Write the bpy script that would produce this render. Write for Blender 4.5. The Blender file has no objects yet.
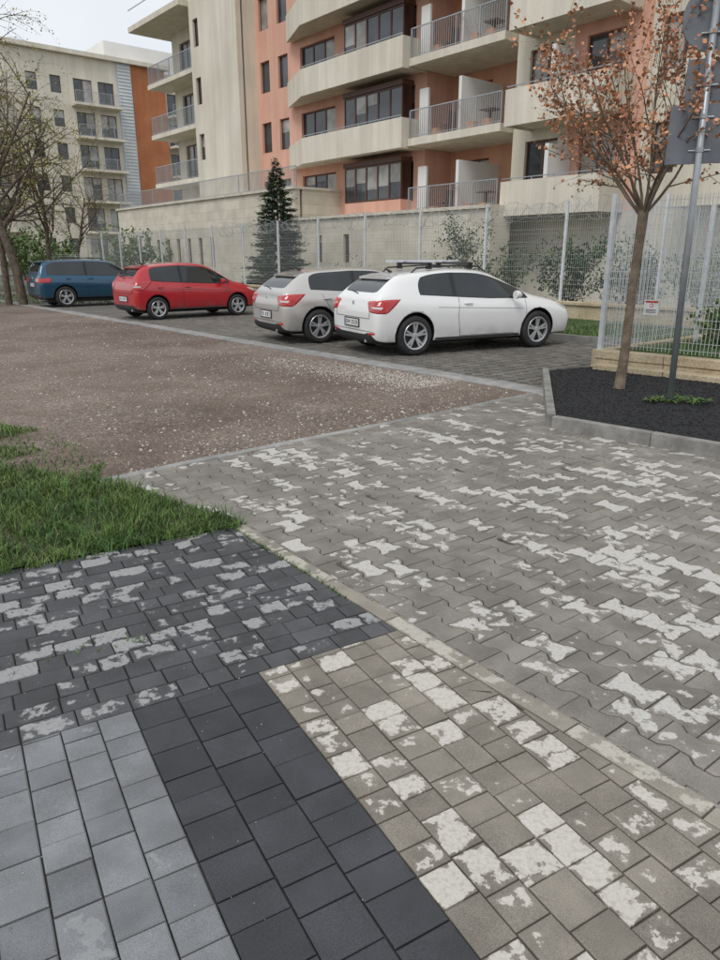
import bpy, bmesh, math, random
from mathutils import Vector, Matrix
from mathutils.bvhtree import BVHTree
random.seed(7)
R=random.random
def U(a,b): return a+(b-a)*random.random()
scene=bpy.context.scene
COL=scene.collection
P1=(2.24,8.64); A=(-.643,.766); N=(.766,.643)
def fr(s,o,z=0.0): return (P1[0]+s*A[0]+o*N[0], P1[1]+s*A[1]+o*N[1], z)

# ------------------------------------------------------------------ materials
class NT:
    def __init__(s,name):
        m=bpy.data.materials.new(name); m.use_nodes=True
        s.m=m; s.t=m.node_tree; s.b=s.t.nodes['Principled BSDF']
        s.tc=s.t.nodes.new('ShaderNodeTexCoord')
    def lk(s,a,b): s.t.links.new(a,b)
    def set(s,inp,v):
        if hasattr(v,'is_linked') or isinstance(v,bpy.types.NodeSocket): s.lk(v,inp)
        else: inp.default_value=v
    def noise(s,scale,detail=4,rough=.55,vec=None,dist=0):
        n=s.t.nodes.new('ShaderNodeTexNoise'); n.inputs['Scale'].default_value=scale
        n.inputs['Detail'].default_value=detail; n.inputs['Roughness'].default_value=rough
        n.inputs['Distortion'].default_value=dist
        s.lk(vec or s.tc.outputs['Object'],n.inputs['Vector']); return n.outputs[0]
    def voro(s,scale,feat='F1',out='Distance',vec=None):
        n=s.t.nodes.new('ShaderNodeTexVoronoi'); n.feature=feat; n.inputs['Scale'].default_value=scale
        s.lk(vec or s.tc.outputs['Object'],n.inputs['Vector']); return n.outputs[out]
    def math(s,op,a,b=0.0,clamp=False):
        n=s.t.nodes.new('ShaderNodeMath'); n.operation=op; n.use_clamp=clamp
        s.set(n.inputs[0],a); s.set(n.inputs[1],b); return n.outputs[0]
    def ramp(s,v,a,b,lo=0.0,hi=1.0):
        n=s.t.nodes.new('ShaderNodeMapRange'); n.interpolation_type='SMOOTHSTEP'
        s.set(n.inputs[0],v); n.inputs[1].default_value=a; n.inputs[2].default_value=b
        n.inputs[3].default_value=lo; n.inputs[4].default_value=hi; return n.outputs[0]
    def mix(s,f,a,b,mode='MIX'):
        n=s.t.nodes.new('ShaderNodeMix'); n.data_type='RGBA'; n.blend_type=mode
        s.set(n.inputs[0],f)
        for i,v in ((6,a),(7,b)):
            if isinstance(v,(tuple,list)): n.inputs[i].default_value=(v[0],v[1],v[2],1)
            else: s.lk(v,n.inputs[i])
        return n.outputs[2]
    def scale(s,c,f):
        n=s.t.nodes.new('ShaderNodeVectorMath'); n.operation='SCALE'
        if isinstance(c,(tuple,list)): n.inputs[0].default_value=c
        else: s.lk(c,n.inputs[0])
        s.lk(f,n.inputs['Scale']); return n.outputs[0]
    def bump(s,h,strength=.3,dist=.01):
        n=s.t.nodes.new('ShaderNodeBump'); n.inputs['Strength'].default_value=strength
        n.inputs['Distance'].default_value=dist; s.lk(h,n.inputs['Height']); s.lk(n.outputs[0],s.b.inputs['Normal'])
    def col(s,c):
        if isinstance(c,(tuple,list)): s.b.inputs['Base Color'].default_value=(c[0],c[1],c[2],1)
        else: s.lk(c,s.b.inputs['Base Color'])
    def rough(s,v): s.set(s.b.inputs['Roughness'],v)

def mottled(name,c1,c2,scale=3,rough=.85,bs=60,bstr=.15,fine=.25,metal=0,streak=0):
    t=NT(name)
    f=t.ramp(t.noise(scale,4),.3,.7)
    c=t.mix(f,c1,c2)
    c=t.scale(c,t.ramp(t.noise(bs,2),.3,.7,1-fine,1+fine*.6))
    if streak:
        mp=t.t.nodes.new('ShaderNodeMapping'); mp.inputs['Scale'].default_value=(2.2,2.2,.12); t.lk(t.tc.outputs['Object'],mp.inputs[0])
        c=t.scale(c,t.ramp(t.noise(1,4,.65,mp.outputs[0]),.35,.7,1-streak,1.04))
    t.col(c); t.rough(rough); t.b.inputs['Metallic'].default_value=metal
    if bstr: t.bump(t.noise(bs,2),bstr,.01)
    return t.m
def plain(name,c,rough=.5,metal=0,coat=0):
    t=NT(name); t.col(t.scale(c,t.ramp(t.noise(9,2),.3,.7,.9,1.06))); t.rough(rough); t.b.inputs['Metallic'].default_value=metal
    t.b.inputs['Coat Weight'].default_value=coat; t.b.inputs['Coat Roughness'].default_value=.05
    return t.m

def paver_mat(name,c1,c2,patch,thr,pa=.85,spk=.3,big=.5,rnd=.34,sc=13):
    t=NT(name)
    at=t.t.nodes.new('ShaderNodeAttribute'); at.attribute_name='pv'
    sp=t.t.nodes.new('ShaderNodeSeparateColor'); t.lk(at.outputs['Color'],sp.inputs[0])
    r1,r2,e=sp.outputs[0],sp.outputs[1],sp.outputs[2]
    v=t.noise(sc,6,.64)
    v=t.math('ADD',v,t.math('MULTIPLY',t.math('SUBTRACT',r1,.5),rnd))
    v=t.math('ADD',v,t.math('MULTIPLY',t.math('SUBTRACT',t.noise(.9,2),.5),big))
    v=t.math('ADD',v,t.math('MULTIPLY',t.math('SUBTRACT',e,1),.14))
    halo=t.ramp(v,thr-.06,thr+.01,0,.10)
    m=t.ramp(v,thr,thr+.03)
    m=t.math('MULTIPLY',m,t.ramp(t.noise(60,2),.28,.55,.68,1))
    m=t.math('MAXIMUM',m,halo)
    base=t.mix(r2,c1,c2)
    dk=t.ramp(t.noise(5,4),.3,.75,.78,1.15)
    dk2=t.ramp(t.noise(.6,3),.35,.65,.88,1.08)
    s1=t.ramp(t.noise(420,1),.3,.7,1-spk,1+spk)
    c=t.scale(base,t.math('MULTIPLY',t.math('MULTIPLY',dk,s1),dk2))
    pc=t.scale(patch,t.ramp(t.noise(110,2),.3,.7,.92,1.05))
    c=t.mix(t.math('MULTIPLY',m,pa),c,pc)
    t.col(c); t.rough(t.ramp(m,0,1,.66,.92))
    t.bump(t.noise(330,1),.35,.002)
    return t.m

# ------------------------------------------------------------------ mesh builder
class MB:
    def __init__(s): s.v=[]; s.f=[]; s.mi=[]
    def add(s,vs,fs,mi=0):
        k=len(s.v); s.v.extend(vs)
        for f in fs: s.f.append(tuple(i+k for i in f)); s.mi.append(mi)
    def boxp(s,c8,mi=0):
        s.add(c8,[(0,1,2,3),(7,6,5,4),(0,4,5,1),(1,5,6,2),(2,6,7,3),(3,7,4,0)],mi)
    def box(s,s0,s1,o0,o1,z0,z1,mi=0,f=None):
        f=f or fr
        s.boxp([f(s0,o0,z0),f(s1,o0,z0),f(s1,o1,z0),f(s0,o1,z0),f(s0,o0,z1),f(s1,o0,z1),f(s1,o1,z1),f(s0,o1,z1)],mi)
    def prism(s,poly,z0,z1,mi=0):
        n=len(poly); vs=[(p[0],p[1],z0) for p in poly]+[(p[0],p[1],z1) for p in poly]
        fs=[tuple(range(n))[::-1],tuple(range(n,2*n))]+[(i,(i+1)%n,n+(i+1)%n,n+i) for i in range(n)]
        s.add(vs,fs,mi)
    def tube(s,pts,rad,n=6,mi=0,cap=True):
        k=len(s.v); pts=[Vector(p) for p in pts]
        for i,p in enumerate(pts):
            d=(pts[min(i+1,len(pts)-1)]-pts[max(i-1,0)])
            if d.length<1e-9: d=Vector((0,0,1))
            d.normalize()
            a=d.cross(Vector((0,0,1)) if abs(d.z)<.9 else Vector((1,0,0))).normalized(); b=d.cross(a)
            r=rad[i] if isinstance(rad,(list,tuple)) else rad
            for j in range(n):
                t=2*math.pi*j/n; q=p+a*(r*math.cos(t))+b*(r*math.sin(t)); s.v.append(tuple(q))
        for i in range(len(pts)-1):
            for j in range(n):
                s.f.append((k+i*n+j,k+i*n+(j+1)%n,k+(i+1)*n+(j+1)%n,k+(i+1)*n+j)); s.mi.append(mi)
        if cap:
            s.f.append(tuple(k+j for j in range(n))[::-1]); s.mi.append(mi)
            e=k+(len(pts)-1)*n; s.f.append(tuple(e+j for j in range(n))); s.mi.append(mi)
    def obj(s,name,mats,parent=None,smooth=False,fix=False,bevel=0):
        me=bpy.data.meshes.new(name); me.from_pydata(s.v,[],s.f)
        if not isinstance(mats,(list,tuple)): mats=[mats]
        for m in mats: me.materials.append(m)
        me.polygons.foreach_set('material_index',s.mi)
        if smooth: me.polygons.foreach_set('use_smooth',[True]*len(s.f))
        if fix:
            bm=bmesh.new(); bm.from_mesh(me); bmesh.ops.recalc_face_normals(bm,faces=bm.faces); bm.to_mesh(me); bm.free()
        me.update()
        o=bpy.data.objects.new(name,me); COL.objects.link(o)
        if bevel:
            b=o.modifiers.new('b','BEVEL'); b.width=bevel; b.segments=2
        if parent: o.parent=parent
        return o
def empty(name,loc=(0,0,0),rz=0):
    e=bpy.data.objects.new(name,None); e.location=loc; e.rotation_euler=(0,0,rz); e.empty_display_size=.2; COL.objects.link(e); return e

# ------------------------------------------------------------------ pavers
def area(p): return .5*sum(p[i][0]*p[(i+1)%len(p)][1]-p[(i+1)%len(p)][0]*p[i][1] for i in range(len(p)))
def clip(poly,a,b):
    out=[]; n=len(poly)
    def sd(p): return (b[0]-a[0])*(p[1]-a[1])-(b[1]-a[1])*(p[0]-a[0])
    for i in range(n):
        p,q=poly[i],poly[(i+1)%n]; sp,sq=sd(p),sd(q)
        if sp>=0: out.append(p)
        if sp*sq<0:
            t=sp/(sp-sq); out.append((p[0]+t*(q[0]-p[0]),p[1]+t*(q[1]-p[1])))
    return out
def clean(p,eps=.004):
    o=[]
    for q in p:
        if not o or math.hypot(q[0]-o[-1][0],q[1]-o[-1][1])>eps: o.append(q)
    if len(o)>1 and math.hypot(o[0][0]-o[-1][0],o[0][1]-o[-1][1])<eps: o.pop()
    return o
def offs(p,d):
    n=len(p); out=[]
    for i in range(n):
        a,b,c=p[i-1],p[i],p[(i+1)%n]
        e1=(b[0]-a[0],b[1]-a[1]); e2=(c[0]-b[0],c[1]-b[1])
        l1=math.hypot(*e1) or 1e-9; l2=math.hypot(*e2) or 1e-9
        n1=(-e1[1]/l1,e1[0]/l1); n2=(-e2[1]/l2,e2[0]/l2)
        m=(n1[0]+n2[0],n1[1]+n2[1]); k=m[0]*n1[0]+m[1]*n1[1]
        k=max(k,.5); out.append((b[0]+m[0]*d/k,b[1]+m[1]*d/k))
    return out
def pavers(name,polys,region,mat,ztop=0.0,joint=.0035,bevel=.004,inner=.017):
    V=[];F=[];C=[]
    if region and area(region)<0: region=region[::-1]
    for poly in polys:
        if area(poly)<0: poly=poly[::-1]
        if region:
            cx=sum(p[0] for p in poly)/len(poly); cy=sum(p[1] for p in poly)/len(poly)
            far=False
            for i in range(len(region)):
                a,b=region[i],region[(i+1)%len(region)]
                L=math.hypot(b[0]-a[0],b[1]-a[1])
                d=((b[0]-a[0])*(cy-a[1])-(b[1]-a[1])*(cx-a[0]))/L
                if d<-.2: far=True;break
                if d<.2: poly=clip(poly,a,b)
                if len(poly)<3: far=True;break
            if far: continue
            poly=clean(poly)
            if len(poly)<3 or area(poly)<.0012: continue
        r1,r2=R(),R(); z=ztop+U(-.002,.002); tx,ty=U(-.01,.01),U(-.01,.01)
        a0=offs(poly,joint/2+U(0,.0014)); a1=offs(a0,bevel); a2=offs(a0,bevel+inner)
        cx=sum(p[0] for p in poly)/len(poly); cy=sum(p[1] for p in poly)/len(poly)
        if area(a2)<.15*area(poly): a2=[(cx+(p[0]-cx)*.6,cy+(p[1]-cy)*.6) for p in a1]
        n=len(poly); k=len(V)
        for ring,dz,e in ((a0,-.03,0),(a0,-bevel*.8,0),(a1,0,.25),(a2,.0003,1)):
            for p in ring:
                V.append((p[0],p[1],z+dz+(p[0]-cx)*tx+(p[1]-cy)*ty)); C.extend((r1,r2,e,1))
        for q in range(3):
            for i in range(n):
                j=(i+1)%n; F.append((k+q*n+i,k+q*n+j,k+(q+1)*n+j,k+(q+1)*n+i))
        F.append(tuple(k+3*n+i for i in range(n)))
    me=bpy.data.meshes.new(name); me.from_pydata(V,[],F); me.materials.append(mat)
    ca=me.attributes.new('pv','FLOAT_COLOR','POINT'); ca.data.foreach_set('color',C)
    o=bpy.data.objects.new(name,me); COL.objects.link(o); return o
def rows(o0,ex,ey,x0,x1,y0,y1,wid,lens):
    out=[]; x=x0; i=0
    while x<x1:
        w=wid[i%len(wid)] if isinstance(wid,(list,tuple)) else wid; i+=1
        y=y0+U(-.2,0)
        while y<y1:
            l=random.choice(lens)
            c=[(x,y),(x+w,y),(x+w,y+l),(x,y+l)]
            out.append([(o0[0]+a*ex[0]+b*ey[0],o0[1]+a*ex[1]+b*ey[1]) for a,b in c]); y+=l
        x+=w
    return out

m_tan=paver_mat('paver_brown_grey',(.195,.178,.155),(.25,.23,.203),(.56,.545,.51),.60,.85,rnd=.42,sc=11,big=.55)
m_tan2=paver_mat('paver_tan',(.195,.175,.143),(.25,.227,.187),(.58,.555,.50),.535,.86,rnd=.4,big=.3)
m_dark=paver_mat('paver_dark',(.052,.053,.056),(.085,.086,.09),(.37,.37,.365),.575,.8,rnd=.4)
m_band=paver_mat('paver_anthracite',(.036,.038,.043),(.055,.057,.064),(.28,.28,.28),.86,.5)
m_light=paver_mat('paver_light_grey',(.165,.17,.178),(.222,.228,.236),(.37,.375,.38),.68,.4,.22)
m_park=paver_mat('paver_parking',(.125,.115,.10),(.18,.167,.148),(.4,.38,.34),.80,.6)
m_strip=paver_mat('concrete_edging',(.25,.228,.188),(.32,.295,.245),(.54,.515,.45),.56,.65)
m_kerb=paver_mat('concrete_kerb',(.25,.248,.24),(.33,.325,.31),(.5,.49,.47),.7,.6)
m_sand=mottled('joint_sand',(.045,.04,.034),(.09,.08,.064),6,.95,120,.3)

P5=(-.387,2.486); e=(.866,.5); B=(-.5,.866)
def L5(a,b): return (P5[0]+a*e[0]+b*B[0],P5[1]+a*e[1]+b*B[1])
P3=(-.755,4.11); P4=(1.085,1.706); dS=(.6077,-.7942); nS=(.7942,.6077)
P2=(-1.93,5.05)
def S3(a,b): return (P3[0]+a*dS[0]+b*nS[0],P3[1]+a*dS[1]+b*nS[1])
def inter(p,q,r,s):
    x1,y1=p;x2,y2=q;x3,y3=r;x4,y4=s
    d=(x1-x2)*(y3-y4)-(y1-y2)*(x3-x4); a=x1*y2-y1*x2; b=x3*y4-y3*x4
    return ((a*(x3-x4)-(x1-x2)*b)/d,(a*(y3-y4)-(y1-y2)*b)/d)
SW=empty('sidewalk')
T=inter(L5(0,0),L5(1,0),S3(0,-.055),S3(1,-.055))
o=pavers('tan_pavers',rows(P5,e,B,-.03,3.6,-4.2,0.3,[.118,.118,.14],[.095,.118,.118,.15]),[L5(-.03,0),L5(-.03,-4),S3(7,-.055),T],m_tan2); o.parent=SW
o=pavers('dark_band_pavers',rows(P5,e,B,-.53,-.04,-4.2,0.2,.1667,[.105,.15,.15,.17]),[L5(-.53,0),L5(-.53,-4),L5(-.03,-4),L5(-.03,0)],m_band); o.parent=SW
o=pavers('light_grey_pavers',rows(P5,e,B,-4.03,-.54,-4.2,0.3,.125,[.105,.15,.15,.19]),[L5(-4,0),L5(-4,-4),L5(-.53,-4),L5(-.53,0)],m_light); o.parent=SW
Gl=(-1.926,3.42); dG=(P3[0]-Gl[0],P3[1]-Gl[1])
GL2=(Gl[0]-dG[0]*2.4,Gl[1]-dG[1]*2.4)
o=pavers('dark_pavers',rows(P5,B,e,0.0,3.0,-4.6,1.6,.108,[.13,.155,.19,.105]),[L5(-4,0),T,S3(0,-.055),GL2],m_dark); o.parent=SW
st=[]; a=0
while a<7:
    st.append([S3(a,-.055),S3(a+.5,-.055),S3(a+.5,.03),S3(a,.03)]); a+=.5
o=pavers('edging_strip',st,None,m_strip,ztop=.002,inner=.01); o.parent=SW
mb=MB(); bp_=[GL2,S3(0,-.01),S3(8,-.01),(1.0,-3.0),(-6,-2)]
mb.add([(p[0],p[1],-.012) for p in bp_],[tuple(range(len(bp_)))]); mb.obj('sidewalk_bed',m_sand,SW)
def behaton(x0,x1,y0,y1,org,ex,ey,L=.2,w=.138,a=.0145,q=.017):
    out=[]; i=0; x=x0
    pr=[(-L/2,1),(-L/4-q,1),(-L/4+q,-1),(L/4-q,-1),(L/4+q,1),(L/2,1)]
    while x<x1:
        y=y0+(L/2 if i%2 else 0)
        while y<y1:
            p=[(x+w/2+a*s,y+t) for t,s in pr]+[(x-w/2-a*s,y+t) for t,s in pr[::-1]]
            out.append([(org[0]+u*ex[0]+v*ey[0],org[1]+u*ex[1]+v*ey[1]) for u,v in p]); y+=L
        x+=w; i+=1
    return out
K3=inter(S3(0,.03),S3(1,.03),P2,P1)
reg=[K3,S3(6.0,.03),(8.5,-.3),(8.5,4.0),(P1[0]+.25*N[0],P1[1]+.25*N[1]-.05),(P1[0]-.07*.643,P1[1]-.07*.766)]
reg2=[(P2[0]+.02,P2[1]-.02),S3(0,.03),K3]
bp=behaton(.03+.069-.138*16,10,-4.5,8.5,P3,nS,dS)
DW=empty('driveway')
o=pavers('interlocking_pavers',bp,reg,m_tan); o.parent=DW
o=pavers('interlocking_pavers_corner',bp,reg2,m_tan); o.parent=DW
dE=((P1[0]-P2[0]),(P1[1]-P2[1])); l=math.hypot(*dE); dE=(dE[0]/l,dE[1]/l); nE=(-dE[1],dE[0])
st=[];a=-.05
while a<l:
    b2=min(a+1,l); st.append([(P2[0]+t*dE[0]+w*nE[0],P2[1]+t*dE[1]+w*nE[1]) for t,w in((a,-.03),(b2,-.03),(b2,.06),(a,.06))]); a+=1
o=pavers('driveway_edging',st,None,m_kerb,ztop=.003,inner=.02); o.parent=DW
mb=MB(); mb.add([(p[0],p[1],-.0115) for p in reg],[tuple(range(len(reg)))]); mb.add([(p[0],p[1],-.0115) for p in reg2],[(0,1,2)]); mb.obj('driveway_bed',m_sand,DW)
st=[];a=-.15
while a<34:
    st.append([fr(t,w)[:2] for t,w in((a,-.08),(a+1,-.08),(a+1,.07),(a,.07))]);
    st.append([fr(t,w)[:2] for t,w in((a,.07),(a+1,.07),(a+1,.27),(a,.27))]); a+=1
o=pavers('parking_kerb',st,None,m_kerb,ztop=.015,inner=.02,bevel=.008,joint=.006)
PK=empty('parking_lot'); oc=[]
w=.2;c=.06
y=.28
while y<5.2:
    x=.0
    while x<33:
        p=[(x+c,y),(x+w-c,y),(x+w,y+c),(x+w,y+w-c),(x+w-c,y+w),(x+c,y+w),(x,y+w-c),(x,y+c)]
        oc.append([fr(u,v)[:2] for u,v in p]); x+=w
    y+=w
o=pavers('grid_pavers',oc,None,m_park,joint=.010,bevel=.008,inner=.02); o.parent=PK
m_soil=mottled('joint_soil',(.020,.022,.013),(.036,.045,.018),5,.95,80,.3)
mb=MB(); mb.add([fr(-.2,.2,-.014),fr(33,.2,-.014),fr(33,5.3,-.014),fr(-.2,5.3,-.014)],[(0,1,2,3)]); mb.obj('grid_bed',m_soil,PK)
mb=MB(); mb.box(0,33,5.26,5.38,-.05,.11); mb.obj('parking_back_kerb',m_kerb)

# ------------------------------------------------------------------ ground & gravel
m_ground=mottled('ground_soil_grass',(.05,.065,.025),(.12,.11,.07),.35,.95,20,.4)
mb=MB(); mb.add([(-400,-300,-.06),(400,-300,-.06),(400,600,-.06),(-400,600,-.06)],[(0,1,2,3)]); mb.obj('ground',m_ground)
t=NT('gravel')
big=t.ramp(t.noise(.3,5,.6),.38,.62); mid=t.ramp(t.noise(2.2,5,.65),.35,.65)
c=t.mix(big,(.140,.102,.080),(.26,.208,.170)); c=t.mix(t.math('MULTIPLY',mid,.6),c,(.19,.138,.108))
vc=t.voro(60,out='Color'); sp=t.t.nodes.new('ShaderNodeSeparateColor'); t.lk(vc,sp.inputs[0])
st1=t.math('MULTIPLY',t.ramp(sp.outputs[0],.70,.95),t.ramp(t.noise(.9,4),.38,.6))
c=t.mix(t.math('MULTIPLY',st1,.7),c,(.46,.41,.36))
c=t.scale(c,t.ramp(sp.outputs[1],0,1,.65,1.25))
t.col(c); t.rough(.95)
h=t.math('ADD',t.math('MULTIPLY',t.voro(60),.6),t.math('MULTIPLY',t.noise(3,4),3)); t.bump(h,.9,.03)
mb=MB()
gp=[(P2[0]-.0,P2[1]+.04),(P1[0]-.05,P1[1]-.0),fr(30,-.08)[:2],(-26,31),(-30,18),(-12,6),(-6,3.0),(-2.6,4.3)]
mb.add([(p[0],p[1],-.004) for p in gp],[tuple(range(len(gp)))]); mb.obj('gravel_lot',t.m)
mb=MB()
def stone(x,y,r,z=0,mi=0):
    a=U(0,6.28); vs=[]
    for i in range(5):
        t_=a+i*1.2566; q=r*U(.7,1.1); vs.append((x+q*math.cos(t_),y+q*math.sin(t_),z))
    for i in range(5):
        t_=a+i*1.2566+.3; q=r*U(.35,.65); vs.append((x+q*math.cos(t_),y+q*math.sin(t_),z+r*U(.5,.8)))
    mb.add(vs,[(0,1,6,5),(1,2,7,6),(2,3,8,7),(3,4,9,8),(4,0,5,9),(5,6,7,8,9)],mi)
for i in range(10000):
    s=R()**1.6*16; o_=-R()*5.2
    p=fr(s,o_-.12)
    stone(p[0],p[1],U(.004,.014)*(1.7 if R()<.1 else 1),-.006,0 if R()<.65 else 1)
for i in range(3600):
    u=random.gauss(0,1);v=random.gauss(0,1)
    p=fr(1.2+abs(u)*1.6,-.5+v*.33-.25*abs(u))
    if (p[0]-P1[0])*N[0]+(p[1]-P1[1])*N[1]<-.12: stone(p[0],p[1],U(.005,.015),-.006,1 if R()<.85 else 0)
m_st1=mottled('stone_brown',(.16,.125,.10),(.28,.23,.19),8,.9,60,.1)
m_st2=mottled('stone_light',(.42,.385,.34),(.6,.56,.51),8,.9,60,.1)
mb.obj('loose_gravel',[m_st1,m_st2])

# ------------------------------------------------------------------ grass
def inpoly(x,y,p):
    c=False;n=len(p)
    for i in range(n):
        a,b=p[i],p[i-1]
        if (a[1]>y)!=(b[1]>y) and x<(b[0]-a[0])*(y-a[1])/(b[1]-a[1])+a[0]: c=not c
    return c
def leafmat(name,c1,c2,sc=3):
    t=NT(name); f=t.ramp(t.noise(sc,3),.3,.7)
    oi=t.t.nodes.new('ShaderNodeNewGeometry')
    t.col(t.scale(t.mix(f,c1,c2),t.ramp(oi.outputs['Random Per Island'],0,1,.6,1.4))); t.rough(.6); return t.m
m_grass=leafmat('grass_blades',(.050,.115,.020),(.115,.18,.040),sc=2.5)
m_straw=leafmat('grass_dry',(.20,.17,.08),(.28,.24,.12),sc=3)
def hmod(x,y): return .5+.5*(math.sin(x*7.3+1.7*math.sin(y*5))*math.sin(y*8.1+x*2)*.5+.5)+.28*math.sin(x*23)*math.sin(y*19)
def grass(name,poly,n,h0,h1,w=.004,z=0,mat=None,dens=None,parent=None,lean=.5):
    mb=MB(); xs=[p[0] for p in poly]; ys=[p[1] for p in poly]; k=0; tries=0
    while k<n and tries<n*12:
        tries+=1
        x=U(min(xs),max(xs)); y=U(min(ys),max(ys))
        if not inpoly(x,y,poly): continue
        if dens and R()>dens(x,y): continue
        h=U(h0,h1)*hmod(x,y); a=U(0,6.283); ww=w*U(.6,1.3); l=h*U(.1,lean+.6); b=a+U(-.8,.8)
        cx,cy=math.cos(a)*ww,math.sin(a)*ww; dx,dy=-math.sin(b),math.cos(b)
        mb.add([(x-cx,y-cy,z),(x+cx,y+cy,z),(x+cx*.8+dx*l*.35,y+cy*.8+dy*l*.35,z+h*.6),(x-cx*.8+dx*l*.35,y-cy*.8+dy*l*.35,z+h*.6),(x+dx*l,y+dy*l,z+h*U(.8,1))],[(0,1,2,3),(3,2,4)])
        k+=1
    return mb.obj(name,mat or m_grass,parent)
LW=empty('lawn')
lp=[P3,(P3[0]-.12,P3[1]+.13),(-1.2,4.44),(-1.6,4.78),(-2.0,5.0),(-2.5,5.25),(-2.85,5.35),(-4.2,5.8),(-6,6.3),(-6,2.3),Gl]
mb=MB(); mb.add([(p[0],p[1],.006) for p in lp],[tuple(range(len(lp)))])
mb.obj('lawn_soil',mottled('lawn_soil',(.035,.045,.015),(.075,.075,.035),4,.95,60,.4),LW)
grass('grass_blades',lp,46000,.045,.13,.0033,parent=LW,z=0)
grass('dry_blades',lp,2500,.03,.09,.003,parent=LW,z=0,mat=m_straw,lean=1.2)
lp2=[(P3[0]+.05,P3[1]-.02),(-1.2,4.54),(-1.85,5.06),(-2.9,5.55),(-6,6.8),(-6,2.2),(Gl[0],Gl[1]-.07)]
grass('grass_edge',lp2,6000,.03,.09,.0035,parent=LW)
# blades flopping over the paver edge
ge=[(P3[0]+.03,P3[1]-.05),(P3[0]-.02,P3[1]+.04),(GL2[0],GL2[1]+.05),(GL2[0],GL2[1]-.07)]
grass('grass_fringe',ge,3500,.03,.085,.0033,parent=LW,lean=1.2)
grass('sparse_grass',[(-2.0,5.1),(-2.1,5.6),(-3.0,6.6),(-6,8.0),(-6,6.0),(-2.9,5.3)],9000,.02,.07,.004,parent=LW,dens=lambda x,y: 1 if (math.sin(x*5.1+y*2)+math.sin(y*6.3-x*3))>.35 else .12)
def weedline(p,q,n,j=.01):
    return [(p[0]+(q[0]-p[0])*t_+U(-j,j),p[1]+(q[1]-p[1])*t_+U(-j,j)) for t_ in [R() for _ in range(n)]]
mb=MB()
for x,y in weedline(S3(0,-.06),S3(1.2,-.06),60)+weedline(P2,S3(0,.03),160,.03)+weedline(L5(-.1,.45),L5(-1.8,.6),30,.05)+weedline(fr(0,.28),fr(10,.28),260,.02):
    for k in range(5):
        a=U(0,6.28);h=U(.008,.03); mb.add([(x-.002,y,-.004),(x+.002,y,-.004),(x+math.cos(a)*h*.7,y+math.sin(a)*h*.7,h)],[(0,1,2)])
mb.obj('joint_weeds',m_grass)
mb=MB()
for i in range(1600): stone(U(-2.5,4),U(1.2,6),U(.001,.003),.001,0 if R()<.6 else 1)
mb.obj('pavement_grit',[m_st1,m_st2])
VG=empty('grass_verge')
mb=MB()
ss=[0.45+i*1.5 for i in range(28)]
for i in range(len(ss)-1):
    mb.add([fr(ss[i],5.36,.06),fr(ss[i+1],5.36,.06),fr(ss[i+1],8.3,.2),fr(ss[i],8.3,.2)],[(0,1,2,3)])
mb.obj('verge_soil',mottled('verge_soil',(.04,.075,.02),(.075,.10,.035),1.5,.95,40,.5),VG)
grass('verge_grass',[fr(.45,5.4)[:2],fr(12,5.4)[:2],fr(12,8)[:2],fr(.45,8)[:2]],16000,.12,.26,.007,z=.03,parent=VG)

# ------------------------------------------------------------------ planting bed
BD=empty('planting_bed')
C0=(1.908,6.75); D0=(5.4,3.34); E0=(2.62,9.9); W0=(3.40,10.25)
dA=(.7156,-.6985)
def wl(a): return (W0[0]+a*dA[0],W0[1]+a*dA[1])
t=NT('black_mulch'); t.col(t.mix(t.ramp(t.noise(60,3),.4,.7),(.010,.010,.012),(.04,.04,.043))); t.rough(.9); t.bump(t.math('ADD',t.noise(90,3),t.noise(8,3)),1,.03); m_mulch=t.m
mb=MB()
mb.prism([C0,D0,(7.6,5.9),wl(1.7),(W0[0],W0[1]),E0],-.05,.085); mb.obj('mulch',m_mulch,BD)
mb=MB(); bedpoly=[C0,(4.6,4.1),wl(1.7),W0,E0]; k=0
while k<7000:
    x,y=U(1.9,5),U(4,10.2)
    if inpoly(x,y,bedpoly): stone(x,y,U(.006,.018),.082,0); k+=1
mb.obj('mulch_chips',m_mulch,BD)
def kerbline(p,q,z1,wd,seg=1.0):
    L=math.hypot(q[0]-p[0],q[1]-p[1]); d=((q[0]-p[0])/L,(q[1]-p[1])/L); n_=(-d[1],d[0]); k=max(1,round(L/seg)); out=[]
    for i in range(k):
        a=L*i/k;b=L*(i+1)/k
        out.append([(p[0]+t_*d[0]+w_*n_[0],p[1]+t_*d[1]+w_*n_[1]) for t_,w_ in((a,-wd/2),(b,-wd/2),(b,wd/2),(a,wd/2))])
    return out
mb=MB()
for pl in kerbline(C0,D0,.12,.09)+kerbline((C0[0]-.01,C0[1]+.06),E0,.12,.09): mb.prism(offs(pl if area(pl)>0 else pl[::-1],.002),-.05,.125+U(-.002,.002))
mb.obj('bed_kerb',mottled('kerb_concrete',(.18,.172,.158),(.30,.29,.27),6,.9,150,.25),BD,bevel=.008)
mb=MB()
for c_ in ((3.4,7.55),(3.55,7.7),(3.3,7.68),(3.62,7.5),(3.75,7.6),(3.2,7.6)):
    for k in range(22):
        a=U(0,6.28);h=U(.06,.18);x,y=c_[0]+U(-.05,.05),c_[1]+U(-.05,.05);w_=.013
        dx,dy=math.cos(a),math.sin(a)
        mb.add([(x,y,.085),(x+dx*h*.5-dy*w_,y+dy*h*.5+dx*w_,.085+h*.35),(x+dx*h,y+dy*h,.085+h*.3),(x+dx*h*.5+dy*w_,y+dy*h*.5-dx*w_,.085+h*.35)],[(0,1,2,3)])
mb.obj('weed_plant',m_grass)

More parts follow.
